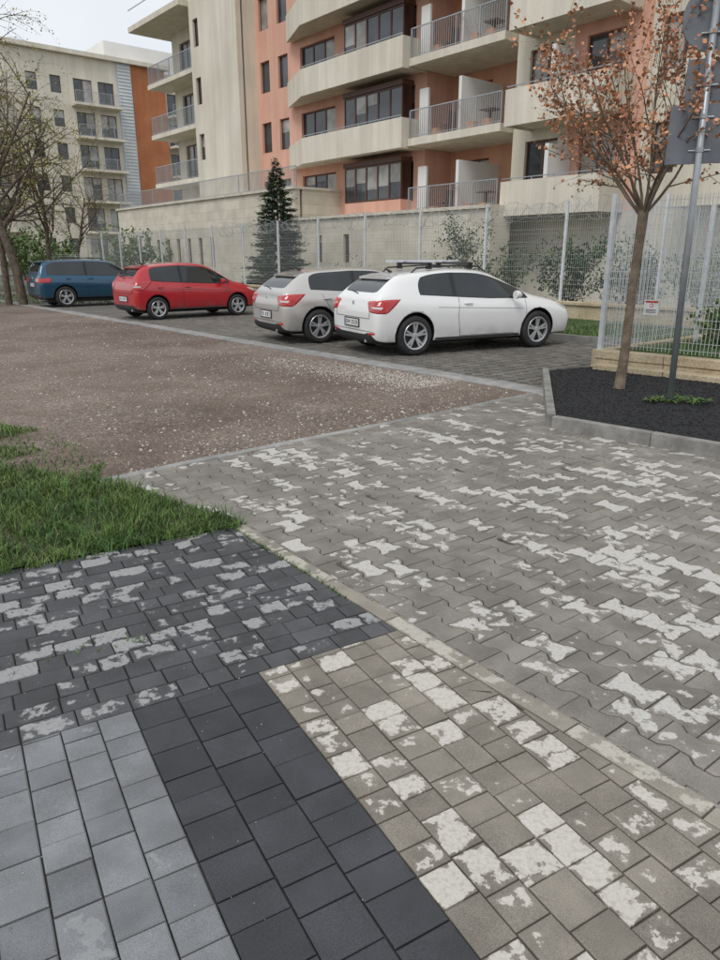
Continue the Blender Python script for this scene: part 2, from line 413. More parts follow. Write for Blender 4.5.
# ------------------------------------------------------------------ low walls and fences
m_wall=mottled('sandstone_block',(.42,.335,.21),(.54,.455,.32),2,.9,40,.25)
m_galv=plain('galvanised_steel',(.60,.62,.64),.45,.3)
m_galv2=plain('galvanised_steel_weathered',(.40,.42,.43),.5,.2)
m_wpost=plain('fence_post_paint',(.60,.62,.64),.5)
def fence(name,p0,p1,z0,z1,spacing=2.5,wire=.05,wr=.0028,hz=.2,pr=.03,pz0=None,mat=None):
    E=empty(name); L=math.hypot(p1[0]-p0[0],p1[1]-p0[1]); d=((p1[0]-p0[0])/L,(p1[1]-p0[1])/L)
    f=lambda a,b,z:(p0[0]+a*d[0]-b*d[1],p0[1]+a*d[1]+b*d[0],z)
    m=MB(); k=max(1,round(L/spacing))
    for i in range(k+1):
        a=L*i/k; m.box(a-pr,a+pr,-pr,pr,(pz0 if pz0 is not None else z0-.3),z1+.06,f=f)
    m.obj('posts',m_wpost,E)
    m=MB(); a=0
    while a<L:
        m.box(a-wr,a+wr,-.03-wr,-.03+wr,z0+.03,z1,f=f); a+=wire
    z=z0+.08;i=0
    while z<z1:
        m.box(0,L,-.0235-wr,-.0235+wr,z-wr,z+wr,f=f); z+=hz if i%2 else .1; i+=1
    m.obj('mesh_panels',mat or m_galv,E); return E
mb=MB()
a=.4
while a<40:
    mb.box(a+.006,a+1.194,8.0,8.25,-.05,.5+U(-.004,.004)); mb.box(a+.003,a+1.197,7.95,8.3,.503,.58); a+=1.2
mb.obj('retaining_wall',m_wall,bevel=.01)
fence('metal_fence',fr(.4,8.12)[:2],fr(37.9,8.12)[:2],.6,2.85,wire=.06,wr=.0027,mat=m_galv2)
fence('metal_fence',fr(.4,8.12)[:2],fr(-9.6,8.12)[:2],.6,2.85,wire=.06,wr=.0027,mat=m_galv2)
mb=MB(); a=-12
while a<.35:
    mb.box(a+.006,a+1.194,8.0,8.25,-.05,.5+U(-.004,.004)); mb.box(a+.003,a+1.197,7.95,8.3,.503,.58); a+=1.2
mb.obj('retaining_wall',m_wall,bevel=.01)
mb=MB()
for i in range(7):
    a=i*1.0
    f=lambda s,o,z:(W0[0]+s*dA[0]+o*.6985,W0[1]+s*dA[1]+o*.7156,z)
    mb.box(a+.004,a+.996,0.02,.20,0,.21,f=f); mb.box(a+.004,a+.996,0,.24,.215,.33,f=f)
    mb.box(a+.104,a+1.09,-.22,.015,0,.155,f=f)
mb.box(.26,6,-.0,.2,0,.3,f=lambda s,o,z:(W0[0]+s*.766-o*.643,W0[1]+s*.643+o*.766,z))
mb.obj('garden_wall',m_wall,bevel=.01)
q0=(W0[0]+.1,W0[1]+.06)
fence('metal_fence',q0,(q0[0]+6.5*dA[0],q0[1]+6.5*dA[1]),.34,2.38,wire=.05,wr=.003,pz0=.0)
fence('metal_fence',q0,(q0[0]+5.9*.766,q0[1]+5.9*.643),.34,2.38,wire=.05,wr=.003,pz0=.0)
mb=MB(); mb.add([(W0[0]+.15,W0[1]+.2,.22),(W0[0]+6*dA[0]+.2,W0[1]+6*dA[1]+.2,.22),fr(-10,8,.24),fr(.3,8,.24)],[(0,1,2,3)])
mb.obj('garden_lawn',mottled('garden_lawn',(.05,.10,.025),(.10,.15,.045),1.5,.95,40,.5))
gq=[(W0[0]+.2,W0[1]+.3),(W0[0]+4*dA[0]+.3,W0[1]+4*dA[1]+.3),fr(-6,7.6)[:2],fr(.2,7.6)[:2]]
grass('garden_grass',gq,15000,.06,.2,.006,z=.21,mat=m_grass)
cu=bpy.data.curves.new('coil','CURVE'); cu.dimensions='3D'; cu.bevel_depth=.005; cu.bevel_resolution=0
spn=cu.splines.new('POLY'); pts=[]
for i in range(1300):
    t_=i*2*math.pi/18; s=4+i*.014; pts.append(fr(s+.14*math.sin(t_*1.7),8.12+.2*math.cos(t_)*(1+.3*math.sin(i*.05)),2.72+.22*math.sin(t_)*(1+.25*math.sin(i*.031))))
spn.points.add(len(pts)-1)
for i,p in enumerate(pts): spn.points[i].co=(*p,1)
o=bpy.data.objects.new('barbed_wire_coil',cu); cu.materials.append(m_galv2); COL.objects.link(o)
NS=empty('fence_notice_sign'); mb=MB()
f=lambda s,o,z:(q0[0]+s*dA[0]+o*.6985,q0[1]+s*dA[1]+o*.7156,z)
mb.box(.60,.80,-.06,-.05,.86,1.06,0,f); mb.box(.615,.785,-.063,-.0602,1.02,1.045,1,f)
for k in range(3): mb.box(.63,.77,-.063,-.0602,.89+k*.018,.897+k*.018,2,f)
mb.tube([f(.70,-.0605,.985),f(.70,-.064,.985)],.026,14,1); mb.tube([f(.70,-.0642,.985),f(.70,-.066,.985)],.017,14,0)
mb.obj('board',[plain('sign_white',(.75,.75,.73),.4),plain('sign_red',(.55,.04,.03),.4),plain('sign_black',(.03,.03,.03),.4)],NS)

# ------------------------------------------------------------------ sign post
SP=empty('traffic_sign'); mb=MB()
pb=Vector((3.41,7.61,0)); pt=Vector((3.34,7.61,4.3))
mb.tube([pb,pt],.034,14)
m_pole=plain('pole_steel',(.36,.38,.40),.4,.5); m_back=plain('sign_back_grey',(.15,.16,.18),.55,.2)
mb.obj('pole',m_pole,SP,smooth=True)
mb=MB()
sx=Vector((.94,-.34,0)).normalized(); sn=Vector((.34,.94,0)).normalized()
def panel(cx,z0,z1,wd,mi=0):
    c_=Vector((3.36+cx,7.61,0))+sn*.05
    a=c_-sx*wd/2; b=c_+sx*wd/2; th=sn*.012
    mb.boxp([(a.x,a.y,z0),(b.x,b.y,z0),(b.x+th.x,b.y+th.y,z0),(a.x+th.x,a.y+th.y,z0),(a.x,a.y,z1),(b.x,b.y,z1),(b.x+th.x,b.y+th.y,z1),(a.x+th.x,a.y+th.y,z1)],mi)
panel(.0,2.5,3.04,.60); panel(.02,3.06,3.44,.42)
c_=Vector((3.36+.02,7.61,3.79))+sn*.05
mb.tube([c_,c_+sn*.012],.31,40)
mb.obj('sign_plates',m_back,SP,bevel=.004)
mb=MB()
for z in (2.62,2.92,3.2,3.65,3.95):
    c_=Vector((3.41-.07*z/4.3,7.61,z)); mb.tube([c_+Vector((0,0,-.02)),c_+Vector((0,0,.02))],.041,12); a=c_-sx*.10+sn*.045;b=c_+sx*.10+sn*.045; mb.tube([a,b],.010,6)
mb.obj('clamps',m_pole,SP)

# ------------------------------------------------------------------ trees
def branch(mb,p,d,L,r,lev,P,tips,n=None):
    k=P.get('seg',5); pts=[p.copy()]; rad=[r]; q=p.copy(); dd=d.copy()
    for i in range(k):
        dd=(dd+Vector((U(-1,1),U(-1,1),U(-1,1)))*P['wob']+Vector((0,0,P['up'][lev]))).normalized()
        q=q+dd*(L/k); pts.append(q.copy()); rad.append(r*(1-(i+1)/k*(1-P['tap'])))
    mb.tube(pts,rad,7 if r>.04 else (5 if r>.012 else 3),cap=False)
    if lev<=P.get('tl',1): tips.append((pts,lev))
    if lev==0: return
    nb=P['nb'][lev]
    for i in range(nb):
        t_=P['st'][lev]+(1-P['st'][lev])*(i+R())/nb; fi=min(t_*k,k-.01); j=int(fi); b=pts[j].lerp(pts[j+1],fi-j)
        ax=Vector((U(-1,1),U(-1,1),U(-1,1))).normalized(); dl=(pts[j+1]-pts[j]).normalized()
        per=dl.cross(ax).normalized(); ang=math.radians(U(*P['ang'][lev]))
        nd=dl*math.cos(ang)+per*math.sin(ang)
        branch(mb,b,nd.normalized(),L*U(*P['lr']),rad[j]*U(.5,.7),lev-1,P,tips)
def leaves(mb,tips,n,size,spread,zb=0):
    for i in range(n):
        pts,l=random.choice(tips); j=random.randrange(1,len(pts)); b=pts[j].lerp(pts[j-1],R())
        c=b+Vector((random.gauss(0,spread),random.gauss(0,spread),random.gauss(0,spread)))
        a=Vector((U(-1,1),U(-1,1),U(-1,1))).normalized(); b2=a.cross(Vector((U(-1,1),U(-1,1),U(-1,1)))).normalized()
        s_=size*U(.6,1.4); w_=s_*.42
        mb.add([tuple(c),tuple(c+a*s_*.5+b2*w_),tuple(c+a*s_),tuple(c+a*s_*.5-b2*w_)],[(0,1,2,3)])
m_bark=mottled('bark_dark',(.07,.055,.04),(.15,.12,.09),8,.95,60,.6)
m_bark2=mottled('bark_cherry',(.12,.085,.06),(.21,.165,.12),10,.9,80,.6)
m_bronze=leafmat('leaf_bronze',(.38,.145,.07),(.54,.27,.14))
m_budg=leafmat('leaf_bud_green',(.22,.22,.05),(.34,.32,.09))
CT=empty('cherry_tree'); mb=MB(); tips=[]
b0=Vector((3.17,8.5,.06))
mb.tube([b0,b0+Vector((0,0,.04)),b0+Vector((.02,0,.5)),b0+Vector((.03,.01,1.2)),b0+Vector((.05,0,2.05))],[.085,.065,.055,.05,.058],12,cap=False)
top=b0+Vector((.05,0,2.0))
PC=dict(wob=.11,up=[.02,.05,.03],nb=[0,6,7],st=[.1,.15,.18],ang=[(20,50),(20,45),(25,50)],lr=(.36,.56),tap=.3,tl=2,seg=6)
for i in range(13):
    a=i*2*math.pi/13+U(-.2,.2); sp_=U(.65,1.15) if i%3 else U(.1,.4)
    branch(mb,top+Vector((0,0,U(-.12,.05))),Vector((math.cos(a)*sp_,math.sin(a)*sp_,1)).normalized(),U(1.4,1.85),.019,2,PC,tips)
mb.obj('branches',m_bark2,CT,smooth=True)
mb=MB(); leaves(mb,[t_ for t_ in tips if t_[1]<2],5200,.044,.018); mb.obj('leaves',m_bronze,CT)
def bare_tree(pos,h,name='bare_tree',leafn=2500,r=.17,lean=(0,0)):
    T_=empty(name); mb=MB(); tips=[]
    PB=dict(wob=.16,up=[-.10,-.02,.06,.08],nb=[0,6,6,10],st=[.1,.15,.15,.25],ang=[(20,60),(25,60),(30,60),(25,60)],lr=(.42,.62),tap=.35,tl=1,seg=6)
    branch(mb,Vector(pos),Vector((lean[0],lean[1],1)).normalized(),h*.72,r,3,PB,tips)
    mb.obj('branches',m_bark,T_,smooth=True)
    mb=MB(); leaves(mb,tips,leafn,.06,.06); mb.obj('buds',m_budg,T_)
bare_tree((-12.0,25.7,0),10.5,lean=(-.12,0),leafn=5000)
bare_tree((-12.6,25.9,0),9,r=.12,lean=(.12,0),leafn=4000)
bare_tree((-16.8,30,0),10,r=.15,leafn=4000)
bare_tree((-14.5,34,0),9,r=.12)
def conifer(pos,h,rad,n=9000,name='spruce_tree'):
    T_=empty(name); mb=MB(); x,y,z=pos; mb.tube([(x,y,z),(x,y,z+h)],[.09,.01],7); mb.obj('trunk',m_bark,T_)
    mb=MB(); NB=170
    br=[]
    for k in range(NB):
        t_=(k/NB)**1.05; a=k*2.39996+U(-.3,.3); br.append((t_,a,max(.06,rad*(1-t_)**.8*U(.75,1.2))))
    wts=[b[2]**1.2 for b in br]
    ch=random.choices(br,weights=wts,k=n)
    for t_,a,rr in ch:
        q=U(.05,1)**.65; d=rr*q; sw=d*.22
        c=Vector((x+math.cos(a)*d+random.gauss(0,.02+sw*.5),y+math.sin(a)*d+random.gauss(0,.02+sw*.5),z+.3+t_*(h-.35)-d*.3+(q**2)*.15*rr+random.gauss(0,.035)))
        dr=Vector((math.cos(a+U(-.9,.9)),math.sin(a+U(-.9,.9)),U(-.5,.5))).normalized(); w_=dr.cross(Vector((U(-1,1),U(-1,1),1))).normalized()*.026
        l=U(.10,.19); mb.add([tuple(c-w_),tuple(c+w_),tuple(c+dr*l)],[(0,1,2)])
    mb.obj('needles',leafmat('needles',(.018,.042,.02),(.04,.08,.035)),T_)
p=fr(21.3,10.4); conifer((p[0],p[1],0),5.6,1.4,26000)
def shrub(pos,rx,rz,n,mat,leaf=.07,name='shrub'):
    T_=empty(name); mb=MB(); tips=[]
    PS=dict(wob=.2,up=[.0,.02,.03],nb=[0,4,4],st=[.1,.2,.2],ang=[(20,50),(20,50),(25,50)],lr=(.4,.6),tap=.3,tl=2,seg=4)
    for i in range(7):
        a=U(0,6.28); branch(mb,Vector(pos),Vector((math.cos(a)*.8*rx/rz,math.sin(a)*.8*rx/rz,1)).normalized(),rz*U(.7,1),.02,2,PS,tips)
    mb.obj('stems',m_bark,T_)
    mb=MB(); leaves(mb,tips,n,leaf,.09); mb.obj('foliage',mat,T_)
m_dkleaf=leafmat('leaf_dark_green',(.025,.06,.018),(.06,.11,.035)); m_mid=leafmat('leaf_green',(.06,.12,.025),(.13,.18,.055))
for s,o_,rx,rz,n,m in [(11.6,11.6,.7,2.3,1600,m_dkleaf),(8.3,9.3,1,1.6,1500,m_dkleaf),(6.0,9.4,1.0,1.7,2600,m_dkleaf),(4.3,9.6,.9,1.5,2400,m_dkleaf),(2.2,9.2,.9,1.5,1800,m_mid),(10.5,9.6,1,1.2,600,m_mid),(15,9.4,1,1.3,400,m_mid),(-1,9.4,.9,1.6,2600,m_dkleaf),(-2.8,9.5,1,2.2,1600,m_mid),(-.4,4.4,.5,.8,900,m_mid)]:
    p=fr(s,o_); shrub((p[0],p[1],.15),rx,rz,n,m)
for x,y in ((-22,36),(-18,40),(-25,44),(-29,40),(-20,48),(-14,45),(-31,50)):
    shrub((x,y,0),1.6,2.6,1800,m_mid,.16,'hedge_bush')
for x,y in ((-34,55),(-28,58),(-24,62)): bare_tree((x,y,0),9,leafn=1800,r=.14)
fence('metal_fence',(-26,38),fr(38,8.2)[:2],.1,1.9,wire=.12,wr=.006,pr=.035)
grass('far_grass',[(-22,24.5),(-9,26.5),(-12,33),(-24,33)],9000,.08,.2,.012,z=-.04,mat=m_grass)

# ------------------------------------------------------------------ apartment building
m_pink=mottled('render_pink',(.69,.385,.29),(.75,.44,.335),.5,.9,30,.08,.06,streak=.10)
m_cream=mottled('render_cream',(.67,.615,.51),(.75,.70,.595),.4,.9,30,.08,.06,streak=.13)
m_orange=mottled('render_orange',(.62,.33,.215),(.68,.385,.26),.5,.9,30,.08,.06,streak=.08)
m_rust=mottled('cladding_rust',(.40,.14,.06),(.48,.19,.085),.5,.9,30,.08,.06,streak=.08)
m_white=mottled('render_white',(.72,.71,.69),(.78,.77,.75),.5,.9,30,.05,.05)
m_slat=mottled('cladding_blue_grey',(.42,.46,.50),(.50,.54,.58),.5,.7,30,.05,.05)
m_brown=plain('window_frame_brown',(.10,.045,.03),.45)
t=NT('stone_cladding')
brk=t.t.nodes.new('ShaderNodeTexBrick'); brk.inputs['Scale'].default_value=1.0; brk.inputs['Brick Width'].default_value=.9; brk.inputs['Row Height'].default_value=.45; brk.inputs['Mortar Size'].default_value=.008
brk.inputs['Color1'].default_value=(.60,.55,.45,1); brk.inputs['Color2'].default_value=(.67,.62,.52,1); brk.inputs['Mortar'].default_value=(.45,.4,.33,1)
cmb=t.t.nodes.new('ShaderNodeCombineXYZ'); spx=t.t.nodes.new('ShaderNodeSeparateXYZ'); t.lk(t.tc.outputs['Object'],spx.inputs[0])
t.lk(t.math('ADD',t.math('MULTIPLY',spx.outputs[0],A[0]),t.math('MULTIPLY',spx.outputs[1],A[1])),cmb.inputs[0]); t.lk(spx.outputs[2],cmb.inputs[1])
t.lk(cmb.outputs[0],brk.inputs['Vector']); t.col(t.scale(brk.outputs[0],t.ramp(t.noise(1.2,5),.3,.7,.86,1.06))); t.rough(.85); m_stone=t.m
def glassm(name,c,r=.06):
    t=NT(name); t.col(t.mix(t.ramp(t.noise(.9,2),.4,.6),c,(c[0]*1.8,c[1]*1.8,c[2]*1.8))); t.rough(r); t.b.inputs['Specular IOR Level'].default_value=.8; return t.m
m_glass=glassm('window_glass',(.03,.035,.04)); m_curt=glassm('window_curtain',(.22,.215,.20),.15)
m_rail=plain('railing_steel',(.36,.38,.40),.4,.4)
MATS=[m_cream,m_pink,m_orange,m_white,m_stone,m_brown,m_glass,m_curt,m_rail,m_rust,m_slat]
KEY=dict(cream=0,pink=1,orange=2,white=3,stone=4,brown=5,glass=6,curt=7,rail=8,rust=9,slat=10)
class Bld:
    def __init__(s,name,f=fr): s.E=empty(name); s.f=f; s.p={}
    def g(s,k): return s.p.setdefault(k,MB())
    def box(s,k,s0,s1,o0,o1,z0,z1,part=None): s.g(part or k).box(min(s0,s1),max(s0,s1),o0,o1,z0,z1,KEY[k],s.f)
    def wall(s,k,s0,s1,z0,z1,o,op,th=.3):
        xs=sorted(set([s0,s1]+[v for q in op for v in q[:2]])); zs=sorted(set([z0,z1]+[v for q in op for v in q[2:4]]))
        for i in range(len(xs)-1):
            run=None
            for j in range(len(zs)-1):
                cx=(xs[i]+xs[i+1])/2;cz=(zs[j]+zs[j+1])/2
                hole=any(q[0]<cx<q[1] and q[2]<cz<q[3] for q in op)
                if hole:
                    if run is not None: s.box(k,xs[i],xs[i+1],o,o+th,run,zs[j]); run=None
                elif run is None: run=zs[j]
            if run is not None: s.box(k,xs[i],xs[i+1],o,o+th,run,zs[-1])
        for q in op: s.window(*q[:4],o+.13,*(q[4:] or ()))
    def window(s,s0,s1,z0,z1,o,fk='brown'):
        w=.07; n=max(1,round((s1-s0)/.85))
        g='window_frames'
        s.box(fk,s0,s1,o,o+.06,z0,z0+w,g); s.box(fk,s0,s1,o,o+.06,z1-w,z1,g)
        for i in range(n+1):
            c=s0+(s1-s0)*i/n; a=max(s0,c-w*.6); b=min(s1,c+w*.6); s.box(fk,a,b,o-.003,o+.058,z0+w,z1-w,g)
        for i in range(n):
            a=s0+(s1-s0)*i/n;b=s0+(s1-s0)*(i+1)/n
            if R()<.3 and z1-z0>1.2:
                zc=z0+(z1-z0)*U(.3,.75)
                s.box('glass',a+.01,b-.01,o+.03,o+.05,z0+.02,zc,'window_panes'); s.box('curt',a+.01,b-.01,o+.03,o+.05,zc,z1-.02,'window_panes')
            else: s.box('curt' if R()<.22 else 'glass',a+.01,b-.01,o+.03,o+.05,z0+.02,z1-.02,'window_panes')
    def railing(s,s0,s1,o,z0,z1,sides=None):
        g='railings'
        s.box('rail',s0,s1,o-.02,o+.02,z1-.04,z1,g); s.box('rail',s0,s1,o-.012,o+.012,z0+.06,z0+.085,g)
        a=s0
        while a<s1: s.box('rail',a-.008,a+.008,o-.008,o+.008,z0,z1-.04,g); a+=.11
        a=s0
        while a<=s1+.01: s.box('rail',a-.02,a+.02,o-.018,o+.018,z0,z1-.04,g); a+=max(.8,(s1-s0)/4)
        if sides:
            for e_ in (s0,s1):
                s.box('rail',e_-.02,e_+.02,o+.02,sides,z1-.04,z1,g); q=o+.1
                while q<sides: s.box('rail',e_-.008,e_+.008,q-.008,q+.008,z0,z1-.04,g); q+=.12
    def done(s):
        for k,m in s.p.items(): m.obj(k+('_walls' if k in('cream','pink','orange','white','stone','rust','slat') else ''),MATS,s.E)
AB=Bld('apartment_building')
ZL=[3.1,6.05,9.0,11.95,14.9]
op=[]
for z in ZL:
    fl=z+.22
    op+=[(30.0,30.9,fl+.85,fl+2.35),(28.3,29.2,fl+.85,fl+2.35)]
    op+=[(24.4,27.2,fl+.05 if z>4 else fl+.8,fl+2.35),(18.9,23.2,fl+.7,fl+2.35)]
AB.wall('pink',18.2,31.2,0,18.3,16,op); AB.box('pink',18.2,31.2,16.45,28,0,18.3)
AB.box('pink',18.2,18.5,16.303,16.44,0,18.3)
for z in ZL[1:]:
    poly=[fr(18.3,14.6),fr(25.2,14.6),fr(27.9,15.7),fr(27.9,16),fr(18.3,16)]
    AB.g('balcony_slabs').prism([p[:2] for p in poly],z,z+.2,KEY['cream'])
    def seg(a,b,z0,z1,th,k,part):
        d=Vector((b[0]-a[0],b[1]-a[1])); L=d.length; d/=L
        AB.g(part).box(0,L,0,th,z0,z1,KEY[k],f=lambda s,o,z:(a[0]+s*d.x+o*d.y,a[1]+s*d.y-o*d.x,z))
    seg(fr(18.3,14.57),fr(25.2,14.57),z-.06,z+1.08,.12,'cream','balcony_parapets')
    seg(fr(25.21,14.57),fr(27.9,15.67),z-.06,z+1.08,.12,'cream','balcony_parapets')
    AB.box('cream',18.18,18.3,14.57,15.99,z-.06,z+1.08,'balcony_parapets')
    AB.box('rail',18.25,25.2,14.61,14.65,z+1.16,z+1.19,'railings')
    for q in range(6): AB.box('rail',18.3+q*1.35,18.33+q*1.35,14.615,14.645,z+1.08,z+1.16,'railings')
for z in ZL:
    fl=z+.22
    for (a,b) in ((19.0,22.9),):
        AB.box('pink',a,b,15.35,15.99,fl+.0,fl+.75,'pink'); AB.box('brown',a-.05,b+.05,15.3,15.99,fl+2.3,fl+2.5,'window_frames'); AB.window(a,b,fl+.76,fl+2.29,15.36)
        AB.box('brown',a,a+.08,15.43,15.98,fl+.76,fl+2.29,'window_frames'); AB.box('glass',a-.0,a+.05,15.45,15.97,fl+.8,fl+2.25,'window_panes')
op=[]
for z in ZL:
    fl=z+.28; op+=[(16.0,17.3,fl+.02,fl+2.25),(13.6,14.8,fl+.02,fl+2.25)]
AB.wall('orange',13.2,18.19,0,18.3,17.6,op); AB.box('orange',13.2,18.19,18.05,28,0,18.3)
for z in ZL:
    AB.box('cream',13.25,18.15,14.9,17.59,z,z+.28,'balcony_slabs'); AB.railing(13.3,18.1,14.97,z+.28,z+1.35)
    AB.box('white',15.4,15.55,15.1,17.59,z+.28,z+2.2,'balcony_dividers'); AB.box('white',17.6,18.1,15.5,15.6,z+.28,z+2.2,'balcony_dividers')
    AB.box('brown',14.3,14.9,15.6,16.2,z+.98,z+1.02,'balcony_furniture'); AB.box('brown',14.55,14.65,15.85,15.95,z+.28,z+.98,'balcony_furniture')
    AB.box('brown',16.5,16.9,15.6,16.0,z+.7,z+.74,'balcony_furniture'); AB.box('brown',16.5,16.54,15.6,16.0,z+.28,z+1.2,'balcony_furniture')
    for q in (14.0,14.75,16.7):
        AB.box('orange',q,q+.3,15.1,15.35,z+.28,z+.55,'flower_pots')
op=[]
for z in ZL:
    fl=z+.22; op+=[(11.2,12.6,fl+.1,fl+2.35),(8.9,10.3,fl+.1,fl+2.35),(6.3,7.6,fl+.85,fl+2.35),(3.6,5.2,fl+.1,fl+2.35),(1.2,2.8,fl+.1,fl+2.35)]
AB.wall('cream',-6,8.0,0,18.3,15.6,[q for q in op if q[1]<8]); AB.wall('cream',10.8,13.19,0,18.3,15.6,[q for q in op if q[0]>11]); AB.wall('pink',8.0,10.8,3.1,18.3,15.6,[q for q in op if 8<q[0]<11]); AB.box('cream',8.0,10.8,15.6,15.9,0,3.095)
AB.box('cream',-6,13.19,16.05,28,0,18.3)
for z in ZL:
    for a,b in ((8.4,12.4),(.6,6.0)):
        AB.box('cream',a,b,14.22,15.59,z,z+.2,'balcony_slabs'); AB.box('cream',a-.02,b+.02,14.1,14.22,z-.06,z+1.1,'balcony_parapets')
        AB.box('cream',a-.02,a+.1,14.223,15.59,z-.06,z+1.1,'balcony_parapets'); AB.box('cream',b-.1,b+.02,14.223,15.59,z-.06,z+1.1,'balcony_parapets')
        AB.box('rail',a,b,14.14,14.18,z+1.18,z+1.21,'railings')
        q=a
        while q<b: AB.box('rail',q,q+.03,14.145,14.175,z+1.1,z+1.18,'railings'); q+=.9
    AB.box('white',10.6,10.75,14.3,15.59,z+.2,z+2.2,'balcony_dividers')
AB.wall('stone',12.2,23.9,0,3.3,13.4,[(20.2,20.6,1.4,2.6),(22.2,22.6,1.4,2.6)]); AB.box('stone',12.2,23.9,13.71,14.5,0,3.299); AB.box('stone',12.2,23.9,13.3,16,3.302,3.42,'coping')
AB.wall('stone',24.0,45.3,0,4.7,13.2,[(s_,s_+.4,1.1,2.7) for s_ in (32.0,33.4,34.8,36.2,37.6,39,40.4,41.8,43.2)]); AB.box('stone',24.0,45.3,13.65,24,0,4.695)
AB.box('stone',23.95,45.4,13.1,24,4.702,4.82,'coping')
AB.railing(24.1,45.2,13.4,4.82,5.75)
AB.wall('cream',31.2,36.3,0,19,14.8,[(35.3,35.9,z+1.1,z+2.5) for z in ZL[1:]]); AB.box('cream',31.2,36.3,15.25,28,0,19)
op=[]
for z in ZL[1:4]:
    fl=z+.22; op+=[(37,38.4,fl+.1,fl+2.35),(39.4,41.0,fl+.1,fl+2.35)]
AB.wall('cream',36.31,42,0,15.2,16.5,op); AB.box('cream',36.31,42,16.95,28,0,15.2)
AB.box('cream',36.32,43.3,14.2,28,15.203,15.5,'roof'); AB.box('cream',36.32,41.5,16.6,27,15.503,18.2,'roof')
AB.box('rail',36.4,43.2,14.25,14.29,16.4,16.44,'railings')
for z in ZL[1:4]:
    AB.box('cream',36.5,42.6,14.9,16.49,z,z+.25,'balcony_slabs'); AB.railing(36.6,42.5,14.97,z+.25,z+1.3,sides=16.4)
AB.box('cream',13.0,36,13.9,29,19.01,19.3,'roof'); AB.done()

# far building
Q=(-32,73)
def f_far(s,o,z): return (Q[0]+s*N[0]+o*A[0],Q[1]+s*N[1]+o*A[1],z)
FB=Bld('far_apartment_building',f_far)
FL=[1+2.95*i for i in range(7)]
op=[];opd=[]
for z in FL[:6]:
    op+=[(-3,-1.6,z+1,z+2.5),(1.0,2.0,z+1,z+2.5),(3.2,4.2,z+1,z+2.5),(5.4,7.2,z+.3,z+2.5),(7.8,9.4,z+.3,z+2.5)]
    opd+=[(15.4,17.4,z+.3,z+2.5),(18.4,20.4,z+.3,z+2.5),(22,24,z+.3,z+2.5)]
FB.wall('cream',-4,9.8,0,20.2,0,op); FB.wall('rust',11.3,15,0,20.2,0,[]); FB.wall('cream',15,34,0,19.2,.6,opd)
FB.wall('slat',9.8,11.3,0,20.2,-.1,[]); FB.box('cream',-4,34,1.05,14,0,20.1)
for i in range(64): FB.box('white',9.9,11.2,-.14,-.103,.3+i*.31,.42+i*.31,'slats')
FB.box('cream',-4.5,15.3,-.5,14,20.22,20.6,'roof'); FB.box('white',10,22,3,10,20.62,22.8,'roof')
for z in FL[:6]:
    FB.box('cream',5.0,9.7,-1.4,-.005,z,z+.22,'balcony_slabs'); FB.railing(5.05,9.65,-1.35,z+.22,z+1.25)
    FB.box('cream',15.1,21,-1.2,.59,z,z+.22,'balcony_slabs'); FB.railing(15.2,20.9,-1.15,z+.22,z+1.25)
    FB.box('cream',-3.6,-.9,-1.2,-.005,z,z+.22,'balcony_slabs'); FB.railing(-3.5,-1,-1.15,z+.22,z+1.25)
FB.done()

# ------------------------------------------------------------------ cars
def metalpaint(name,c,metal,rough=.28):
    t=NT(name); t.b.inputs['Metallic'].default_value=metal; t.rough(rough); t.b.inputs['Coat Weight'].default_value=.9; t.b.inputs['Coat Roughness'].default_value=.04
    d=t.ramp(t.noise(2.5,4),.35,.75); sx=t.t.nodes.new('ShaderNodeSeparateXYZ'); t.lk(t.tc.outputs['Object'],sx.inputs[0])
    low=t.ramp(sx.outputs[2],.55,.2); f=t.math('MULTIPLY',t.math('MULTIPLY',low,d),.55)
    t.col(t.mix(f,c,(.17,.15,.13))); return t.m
m_tyre=mottled('tyre_rubber',(.018,.018,.018),(.035,.034,.033),5,.85,60,.2)
m_alloy=plain('alloy_rim',(.6,.61,.63),.3,.6); m_black=plain('black_plastic',(.02,.02,.022),.55)
m_cglass=glassm('car_glass',(.012,.015,.017),.03); m_red=plain('tail_light_red',(.45,.012,.015),.15,0,1); m_lamp=plain('lamp_clear',(.6,.6,.6),.1,.2,1)
m_plate=plain('number_plate',(.72,.72,.70),.4); m_blue=plain('plate_blue',(.02,.06,.35),.4); m_ink=plain('plate_ink',(.015,.015,.015),.5)
HATCH=[(-2.125,.36,.66,.68,.64,.70,.66,.52),(-2.11,.26,.82,.84,.75,.81,.76,.64),(-2.06,.21,.93,.95,.81,.87,.79,.70),(-1.97,.19,.98,1.04,.83,.89,.80,.69),(-1.80,.18,1.01,1.20,.84,.895,.80,.64),(-1.58,.18,1.02,1.32,.84,.895,.79,.60),(-1.25,.18,1.00,1.385,.84,.895,.79,.58),(-.6,.18,.96,1.435,.84,.895,.80,.58),(-.05,.18,.925,1.435,.84,.895,.80,.58),(.26,.18,.91,1.385,.84,.89,.80,.58),(.72,.18,.905,1.20,.84,.89,.80,.60),(1.08,.18,.90,1.025,.84,.89,.80,.64),(1.28,.18,.89,.95,.84,.885,.79,.66),(1.62,.19,.85,.90,.83,.88,.77,.64),(1.94,.20,.775,.825,.82,.86,.75,.60),(2.09,.205,.71,.75,.77,.82,.71,.55),(2.125,.24,.66,.68,.70,.75,.66,.50)]
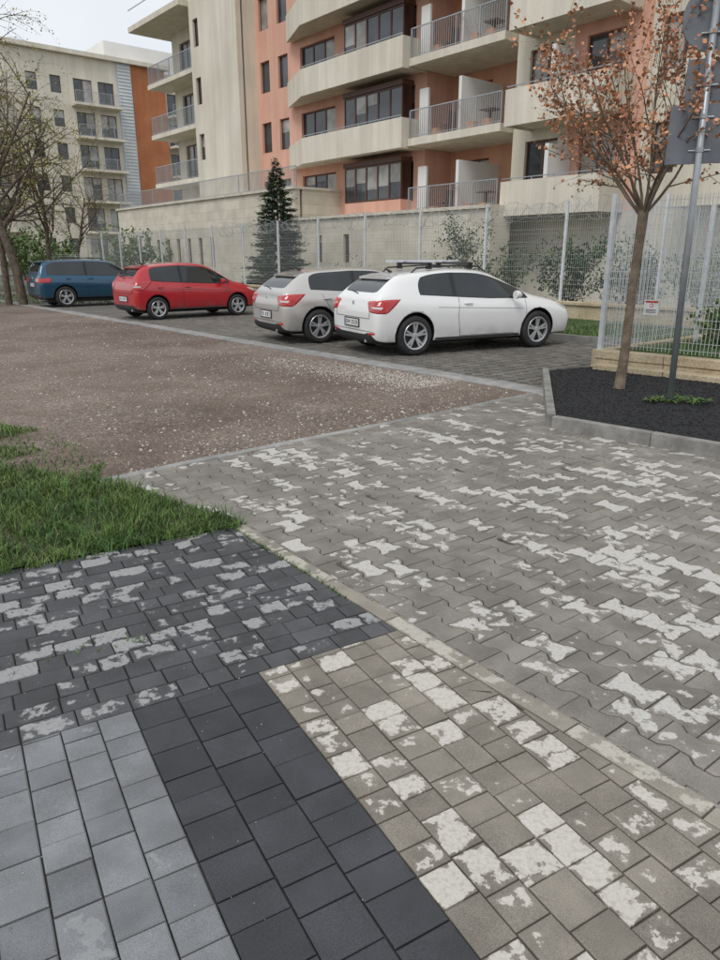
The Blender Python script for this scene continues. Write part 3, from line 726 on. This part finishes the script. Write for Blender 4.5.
SUV=[(-2.2,.42,.78,.80,.68,.76,.70,.56),(-2.19,.34,1.0,1.02,.79,.87,.81,.70),(-2.15,.30,1.08,1.12,.84,.905,.83,.74),(-2.10,.28,1.12,1.24,.85,.915,.83,.72),(-2.03,.27,1.13,1.46,.85,.92,.82,.68),(-1.90,.27,1.13,1.60,.86,.92,.82,.66),(-1.35,.27,1.12,1.65,.86,.92,.83,.65),(-.6,.27,1.10,1.67,.86,.92,.83,.66),(.1,.27,1.08,1.66,.86,.92,.83,.66),(.45,.27,1.07,1.6,.86,.92,.83,.65),(.75,.27,1.065,1.42,.86,.92,.83,.66),(1.0,.27,1.06,1.24,.86,.92,.82,.68),(1.18,.27,1.05,1.12,.86,.915,.81,.7),(1.6,.27,1.03,1.08,.85,.91,.80,.68),(2.0,.28,.97,1.02,.83,.88,.77,.62),(2.17,.32,.86,.90,.76,.82,.72,.55),(2.22,.4,.74,.76,.64,.70,.62,.46)]
MINI=[(-1.9,.36,.72,.74,.60,.66,.62,.50),(-1.885,.27,.90,.92,.71,.77,.72,.62),(-1.84,.23,.99,1.02,.76,.82,.76,.66),(-1.78,.21,1.01,1.12,.78,.83,.76,.64),(-1.66,.2,1.02,1.30,.78,.835,.76,.59),(-1.48,.2,1.02,1.39,.78,.84,.76,.57),(-1.15,.2,.99,1.45,.79,.84,.76,.56),(-.5,.2,.955,1.49,.79,.84,.77,.57),(.05,.2,.925,1.48,.79,.84,.77,.57),(.34,.2,.915,1.42,.79,.84,.77,.57),(.70,.2,.905,1.22,.79,.84,.77,.58),(.98,.2,.90,1.05,.79,.84,.76,.61),(1.16,.2,.89,.96,.79,.835,.75,.62),(1.46,.2,.86,.91,.78,.83,.73,.60),(1.74,.22,.78,.82,.77,.81,.71,.56),(1.87,.23,.71,.75,.72,.76,.66,.50),(1.9,.26,.65,.67,.64,.69,.61,.46)]
def lerpst(S,x):
    for i in range(len(S)-1):
        if S[i][0]<=x<=S[i+1][0]:
            t_=(x-S[i][0])/(S[i+1][0]-S[i][0]); return (x,)+tuple(S[i][k]*(1-t_)+S[i+1][k]*t_ for k in range(1,8))
def wheel(mb,x,y,r,sgn,w=.1):
    def lathe(prof,mi,n=36):
        k=len(mb.v)
        for rr,yy in prof:
            for j in range(n):
                a=2*math.pi*j/n; mb.v.append((x+rr*math.cos(a),y+sgn*yy,r+rr*math.sin(a)))
        for i in range(len(prof)-1):
            for j in range(n): mb.f.append((k+i*n+j,k+i*n+(j+1)%n,k+(i+1)*n+(j+1)%n,k+(i+1)*n+j)); mb.mi.append(mi)
    rr=r*.69
    lathe([(rr-.01,w*.7),(rr,w*.95),(rr+.04,w*1.05),(r-.03,w*1.0),(r-.008,w*.8),(r,w*.4),(r,-w*.4),(r-.01,-w*.9),(rr,-w)],0)
    lathe([(rr+.006,w*.9),(rr-.004,w*1.0),(rr-.022,w*.93),(rr-.026,w*.4)],1)
    lathe([(rr-.02,w*.3),(.001,w*.25)],2)
    lathe([(.055,w*.2),(.055,w*.74),(.035,w*.82),(.001,w*.82)],1)
    for i in range(5):
        for off in (-.17,.17):
            a=2*math.pi*i/5+.3; a1=a+off*.9; a0=a+off*.5
            def P(rad,ang,wd,yy):
                return (x+rad*math.cos(ang)-wd*math.sin(ang),y+sgn*yy,r+rad*math.sin(ang)+wd*math.cos(ang))
            q=[P(.03,a0,-.02,w*.5),P(rr-.012,a1,-.017,w*.6),P(rr-.012,a1,.017,w*.6),P(.03,a0,.02,w*.5),
               P(.03,a0,-.019,w*.78),P(rr-.012,a1,-.015,w*.9),P(rr-.012,a1,.015,w*.9),P(.03,a0,.019,w*.78)]
            mb.boxp(q,1)
def car(S,paint,target,az,rw,axR,axF,doors=3,rack=False,plate=None,name='parked_car',rails=False,suv=False,sg0=-1.7,sc=1.0):
    W=max(s[5] for s in S); phi=math.radians(90-az)
    cs,sn_=math.cos(phi),math.sin(phi); lx,ly=axR*sc,(-W+.02)*sc
    loc=(target[0]-(cs*lx-sn_*ly),target[1]-(sn_*lx+cs*ly),0)
    E=empty(name,loc,phi); E.scale=(sc,sc,sc)
    x0=S[0][0]; x1=S[-1][0]
    xs=[s[0] for s in S]; bp=[-.56,-.49]
    if doors==5: bp+=[-1.20,-1.16]
    bp.append(sg0)
    for b in bp:
        xs=[x for x in xs if abs(x-b)>.05 or x in (S[5][0],)]
        xs.append(b)
    xs=sorted(set(xs)); st=[lerpst(S,x) for x in xs]
    roofR=S[5][0]; roofF=S[9][0]; cowl=S[12][0]; rgl=S[3][0]
    V=[];F=[];M=[]
    for (x,zb,zl,zt,wl_,wm,wb,wt) in st:
        h=zt-zl; d=zl-zb
        half=[(0,zb),(wl_*.82,zb),(wl_,zb+.06),(wm,zb+.40*d),(wm*.990,zb+.80*d),(wb,zl),(wb+(wt-wb)*.88,zl+.86*h),(wt*.90,zl+.97*h),(wt*.5,zt-.004*(h>.1)),(0,zt)]
        ring=[(x,y,z) for y,z in half]+[(x,-y,z) for y,z in half[-2:0:-1]]; V+=ring
    n=18
    for i in range(len(st)-1):
        xm=(st[i][0]+st[i+1][0])/2
        for j in range(n):
            jj=j if j<9 else 17-j
            mi=0
            if jj in (0,1): mi=2
            if jj==5 and sg0<xm<cowl-.14:
                mi=1
                if -.56<xm<-.49: mi=2
                if doors==5 and -1.20<xm<-1.16: mi=2
            if jj in(7,8) and (roofF<xm<cowl or rgl<xm<roofR-.02 ): mi=1
            F.append((i*n+j,i*n+(j+1)%n,(i+1)*n+(j+1)%n,(i+1)*n+j)); M.append(mi)
    F.append(tuple(range(n))[::-1]); M.append(0); F.append(tuple((len(st)-1)*n+k for k in range(n))); M.append(0)
    me=bpy.data.meshes.new('body'); me.from_pydata(V,[],F)
    for m in (paint,m_cglass,m_black): me.materials.append(m)
    me.polygons.foreach_set('material_index',M); me.polygons.foreach_set('use_smooth',[True]*len(F))
    bm=bmesh.new(); bm.from_mesh(me); bmesh.ops.recalc_face_normals(bm,faces=bm.faces)
    cl=bm.edges.layers.float.new('crease_edge')
    for ed in bm.edges:
        ms={f.material_index for f in ed.link_faces}
        if len(ms)>1: ed[cl]=.6
        a_,b_=[v.index for v in ed.verts]
        if a_%n==b_%n and a_%n in (5,13): ed[cl]=max(ed[cl],.45)
        if a_%n==b_%n and a_%n in (4,14): ed[cl]=.25
    bm.to_mesh(me); bm.free()
    ob=bpy.data.objects.new('body',me); COL.objects.link(ob)
    sb=ob.modifiers.new('s','SUBSURF'); sb.levels=3; sb.render_levels=3
    cut=MB()
    for ax in (axR,axF):
        for sg in (-1,1):
            cut.tube([(ax,sg*(W-.27),rw+.01),(ax,sg*(W+.3),rw+.01)],rw+.05,48,2)
    co=cut.obj('cut',[paint,m_cglass,m_black],fix=True)
    bo=ob.modifiers.new('b','BOOLEAN'); bo.object=co; bo.operation='DIFFERENCE'; bo.solver='EXACT'
    dg=bpy.context.evaluated_depsgraph_get(); dg.update()
    ev=ob.evaluated_get(dg); nm=bpy.data.meshes.new_from_object(ev)
    bpy.data.objects.remove(co); ob.modifiers.clear(); old=ob.data; ob.data=nm
    if len(nm.polygons)<500: ob.data=old; nm=old
    ob.parent=E; nm.name='body'
    bv=BVHTree.FromPolygons([v.co[:] for v in nm.vertices],[p.vertices[:] for p in nm.polygons])
    d_=MB()
    def cyl(cx,th,z,off):
        a=math.radians(th); dr=Vector((math.cos(a),math.sin(a),0)); o_=Vector((cx,0,z))+dr*4
        h_=bv.ray_cast(o_,-dr)
        return (h_[0]+dr*off) if h_[0] else None
    def patch(cx,c4,mi,off=.008,nu=12,nv=8,bul=0):
        k=len(d_.v); g=[]
        for i in range(nu+1):
            for j in range(nv+1):
                u,v=i/nu,j/nv
                th=(c4[0][0]*(1-u)+c4[1][0]*u)*(1-v)+(c4[3][0]*(1-u)+c4[2][0]*u)*v
                z=(c4[0][1]*(1-u)+c4[1][1]*u)*(1-v)+(c4[3][1]*(1-u)+c4[2][1]*u)*v
                z+=bul*math.sin(math.pi*u)*(v-.5)*2
                edge=min(u,1-u,v,1-v); p=cyl(cx,th,z,off if edge>0 else -.003)
                if p is None: return
                g.append(tuple(p))
        d_.v+=g
        for i in range(nu):
            for j in range(nv):
                a=k+i*(nv+1)+j; d_.f.append((a,a+1,a+nv+2,a+nv+1)); d_.mi.append(mi)
    def line(pts,w=.004,mi=0,off=.0015):
        for sg in (-1,1):
            pp=[]
            for (xa,za),(xb,zb_) in zip(pts[:-1],pts[1:]):
                for k in range(9):
                    t_=k/8; x=xa+(xb-xa)*t_; z=za+(zb_-za)*t_
                    h_=bv.ray_cast(Vector((x,sg*3,z)),Vector((0,-sg,0)))
                    if h_[0] is not None and abs(h_[0].y)>.5: pp.append(h_[0]+Vector((0,sg*off,0)))
            if len(pp)>2: d_.tube(pp,w,5,mi)
    zk=lerpst(S,-.4)[2]
    cxr=x0+.85
    zt=S[2][2]
    for sg in (-1,1):
        if suv: patch(cxr,[(180+sg*34,zt-.24),(180+sg*64,zt-.22),(180+sg*66,zt-.06),(180+sg*26,zt-.07)],1,.012)
        else: patch(cxr,[(180+sg*36,zt-.19),(180+sg*54,zt-.22),(180+sg*68,zt+.02),(180+sg*31,zt-.02)],1,.014,bul=.012)
        if not suv: patch(cxr,[(180+sg*40,zt-.13),(180+sg*50,zt-.15),(180+sg*52,zt-.10),(180+sg*38,zt-.10)],2,.018)
        patch(cxr,[(180+sg*34,.36),(180+sg*44,.37),(180+sg*44,.41),(180+sg*34,.40)],1,.006)
    patch(cxr,[(150,S[2][1]+.05),(210,S[2][1]+.05),(206,S[2][1]+.16),(154,S[2][1]+.16)],0,.006,20)
    cf=x1-.85
    for sg in (-1,1): patch(cf,[(sg*28,S[15][2]-.06),(sg*50,S[15][2]-.02),(sg*60,S[15][2]+.09),(sg*26,S[15][2]+.01)],2,.008)
    patch(cf,[(-22,.32),(22,.32),(24,.42),(-24,.42)],0,.006,14)
    zs=S[7][1]+.12
    if doors==3:
        line([(-.46,zk-.0),(-.5,zk-.3),(-.44,zs)]); line([(1.0,zk-.06),(1.0,zs+.1),(.92,zs)]); line([(.92,zs),(-.44,zs)])
        hd=[-.28]
    else:
        line([(-.52,zk),(-.52,zs)]); line([(.9,zk-.06),(.92,zs+.08),(.84,zs)]); line([(.84,zs),(-.52,zs)]); line([(-.52,zs),(-.92,zs)]); line([(-.92,zs),(-1.10,zs+.3),(-1.28,zk-.02)]); hd=[-.38,-1.18]
    line([(axR+.45,zk-.15),(axF-.35,zk-.22)],.003)
    for hx in hd:
        for sg in (-1,1):
            h_=bv.ray_cast(Vector((hx,sg*3,zk-.1)),Vector((0,-sg,0)))
            if h_[0]: y=h_[0].y; d_.tube([(hx-.09,y,zk-.1),(hx-.06,y+sg*.03,zk-.1),(hx+.06,y+sg*.03,zk-.1),(hx+.09,y,zk-.1)],[.01,.014,.014,.01],8,4)
    line([(x,lerpst(S,x)[2]+.012) for x in (sg0+.02,-1.1,-.5,.2,.9)],.008,0,.002)
    line([(axR+.42,.27),(axF-.42,.27)],.02,0,.0)
    def rp(y,z):
        h_=bv.ray_cast(Vector((x0-3,y,z)),Vector((1,0,0))); return h_[0]
    for ya,za,yb,zb_ in ((-.62,zt-.30,.62,zt-.30),(-.62,zt-.30,-.66,zt-.02),(.62,zt-.30,.66,zt-.02),(-.75,.42,.75,.42)):
        pp=[]
        for k in range(15):
            t_=k/14; q=rp(ya+(yb-ya)*t_,za+(zb_-za)*t_)
            if q: pp.append(q+Vector((-.001,0,0)))
        if len(pp)>2: d_.tube(pp,.0045,5,0)
    pz=.54 if not suv else .78
    q=rp(0,pz); px=q.x-.006
    d_.boxp([(px-.01,-.28,pz-.075),(px+.02,-.28,pz-.075),(px+.02,.28,pz-.075),(px-.01,.28,pz-.075),(px-.01,-.28,pz+.075),(px+.02,-.28,pz+.075),(px+.02,.28,pz+.075),(px-.01,.28,pz+.075)],0)
    def pbox(y0,y1,z0,z1,dx,mi): d_.boxp([(px-dx,y0,z0),(px,y0,z0),(px,y1,z0),(px-dx,y1,z0),(px-dx,y0,z1),(px,y0,z1),(px,y1,z1),(px-dx,y1,z1)],mi)
    pbox(-.26,.26,pz-.056,pz+.056,.016,6); pbox(.222,.258,pz-.053,pz+.053,.0175,7)
    if plate:
        cu=bpy.data.curves.new('plate_text','FONT'); cu.body=plate; cu.size=.1; cu.align_x='CENTER'; cu.align_y='CENTER'; cu.extrude=.0005
        to=bpy.data.objects.new('plate_text',cu); to.location=(px-.0185,-.02,pz); to.rotation_euler=(math.radians(90),0,math.radians(-90)); cu.materials.append(m_ink); COL.objects.link(to); to.parent=E
    else:
        for k in range(7):
            if k==2: continue
            y=.19-k*.062; pbox(y-.038,y,pz-.034,pz+.034,.0172,8) if k%2 else (pbox(y-.038,y-.026,pz-.034,pz+.034,.0172,8),pbox(y-.024,y,pz+.02,pz+.034,.0172,8))
    q=rp(0,zt-.07)
    if q: d_.tube([(q.x-.008,0,zt-.07),(q.x+.01,0,zt-.07)],.04,18,3)
    q1=rp(0,zt+.09);q2=rp(.33,zt+.13)
    if q1 and q2: d_.tube([q1+Vector((-.02,0,0)),q2+Vector((-.015,0,0))],.008,6,0)
    sx_=S[5][0]-.02; zz=S[5][3]-.008
    d_.boxp([(sx_-.13,-.50,zz-.06),(sx_+.14,-.54,zz-.0),(sx_+.14,.54,zz-.0),(sx_-.13,.50,zz-.06),(sx_-.14,-.50,zz-.03),(sx_+.14,-.52,zz+.026),(sx_+.14,.52,zz+.026),(sx_-.14,.50,zz-.03)],4)
    mx=S[10][0]-.03; mz=S[10][2]+.07
    for sg in (-1,1):
        d_.tube([(mx,sg*(W-.12),mz-.05),(mx,sg*(W+.04),mz-.02)],.02,8,0)
        d_.tube([(mx-.05,sg*(W+.08),mz),(mx-.03,sg*(W+.08),mz),(mx+.04,sg*(W+.08),mz),(mx+.09,sg*(W+.08),mz)],[.068,.075,.065,.03],14,4)
    d_.tube([(roofR+.22,0,S[6][3]-.03),(roofR+.14,0,S[6][3]+.02),(roofR+.08,0,S[6][3]+.05)],[.03,.015,.004],8,0)
    rz=S[7][3]
    if rack or rails:
        for sg in (-1,1):
            yy=.50
            d_.tube([(-1.25,sg*yy,rz-.08),(-1.15,sg*yy,rz+.0),(-.3,sg*yy,rz+.04),(.15,sg*yy,rz+.02),(.3,sg*yy,rz-.07)],.014,8,0)
    if rack:
        for xx in (-.9,-.05):
            d_.tube([(xx,-.58,rz+.075),(xx,.58,rz+.075)],.018,8,0)
            for sg in (-1,1): d_.boxp([(xx-.05,sg*.5-.03,rz-.02),(xx+.05,sg*.5-.03,rz-.02),(xx+.05,sg*.5+.03,rz-.02),(xx-.05,sg*.5+.03,rz-.02),(xx-.03,sg*.5-.03,rz+.09),(xx+.03,sg*.5-.03,rz+.09),(xx+.03,sg*.5+.03,rz+.09),(xx-.03,sg*.5+.03,rz+.09)],0)
        d_.tube([(-1.3,.3,rz+.11),(.25,.3,rz+.11)],.022,8,3); d_.tube([(.0,.3,rz+.11),(.04,.3,rz+.18),(.12,.3,rz+.16)],.02,8,0)
    d_.tube([(x0+.02,-.45,.25),(x0+.25,-.45,.25)],.028,12,3)
    d_.obj('details',[m_black,m_red,m_lamp,m_alloy,paint,m_cglass,m_plate,m_blue,m_ink],E,fix=False)
    wm_=MB()
    for ax in (axR,axF):
        for sg in (-1,1): wheel(wm_,ax,sg*(W-.105),rw,sg)
    wm_.obj('wheels',[m_tyre,m_alloy,m_black],E,smooth=False)
    ub=MB(); ub.boxp([(x0+.3,-W+.3,.17),(x1-.3,-W+.3,.17),(x1-.3,W-.3,.17),(x0+.3,W-.3,.17),(x0+.3,-W+.3,.3),(x1-.3,-W+.3,.3),(x1-.3,W-.3,.3),(x0+.3,W-.3,.3)]); ub.obj('underbody',m_black,E)
    return E
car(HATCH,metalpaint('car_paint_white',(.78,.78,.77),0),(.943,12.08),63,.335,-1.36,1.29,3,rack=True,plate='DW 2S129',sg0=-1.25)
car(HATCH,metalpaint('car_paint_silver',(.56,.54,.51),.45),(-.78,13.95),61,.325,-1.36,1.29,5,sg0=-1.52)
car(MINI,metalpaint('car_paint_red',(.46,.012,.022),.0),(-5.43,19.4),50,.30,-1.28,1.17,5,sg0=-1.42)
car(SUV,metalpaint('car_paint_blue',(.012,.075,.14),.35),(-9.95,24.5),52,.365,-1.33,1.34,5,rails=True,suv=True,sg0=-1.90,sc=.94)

# ------------------------------------------------------------------ camera, light, world
cam=bpy.data.cameras.new('camera'); co=bpy.data.objects.new('camera',cam); COL.objects.link(co)
co.location=(0,0,1.6); co.rotation_euler=(math.radians(90-17.6),0,0)
cam.sensor_fit='VERTICAL'; cam.sensor_height=36; cam.lens=36*700/960; cam.clip_end=1500; cam.clip_start=.05
scene.camera=co
el=math.radians(52); azs=math.radians(205)
sun=bpy.data.lights.new('sun','SUN'); sun.energy=1.45; sun.angle=math.radians(20); sun.color=(1,.97,.93)
so=bpy.data.objects.new('sun',sun); COL.objects.link(so)
dirv=Vector((math.sin(azs)*math.cos(el),math.cos(azs)*math.cos(el),math.sin(el)))
so.rotation_euler=dirv.to_track_quat('Z','Y').to_euler(); so.location=dirv*60
w=bpy.data.worlds.new('World'); scene.world=w; w.use_nodes=True; nt=w.node_tree
bg=nt.nodes['Background']; sk=nt.nodes.new('ShaderNodeTexSky'); sk.sky_type='NISHITA'; sk.sun_disc=False; sk.sun_elevation=el; sk.sun_rotation=azs
tc=nt.nodes.new('ShaderNodeTexCoord'); nz=nt.nodes.new('ShaderNodeTexNoise'); nz.inputs['Scale'].default_value=2.2; nz.inputs['Detail'].default_value=6
nt.links.new(tc.outputs['Generated'],nz.inputs['Vector'])
mr=nt.nodes.new('ShaderNodeMapRange'); nt.links.new(nz.outputs[0],mr.inputs[0]); mr.inputs[1].default_value=.35; mr.inputs[2].default_value=.65; mr.inputs[3].default_value=.74; mr.inputs[4].default_value=.97
mx=nt.nodes.new('ShaderNodeMix'); mx.data_type='RGBA'; nt.links.new(mr.outputs[0],mx.inputs[0]); nt.links.new(sk.outputs[0],mx.inputs[6]); mx.inputs[7].default_value=(7.6,7.85,8.15,1)
nt.links.new(mx.outputs[2],bg.inputs[0]); bg.inputs[1].default_value=.12
scene.view_settings.view_transform='Standard'; scene.view_settings.look='None'; scene.view_settings.exposure=0
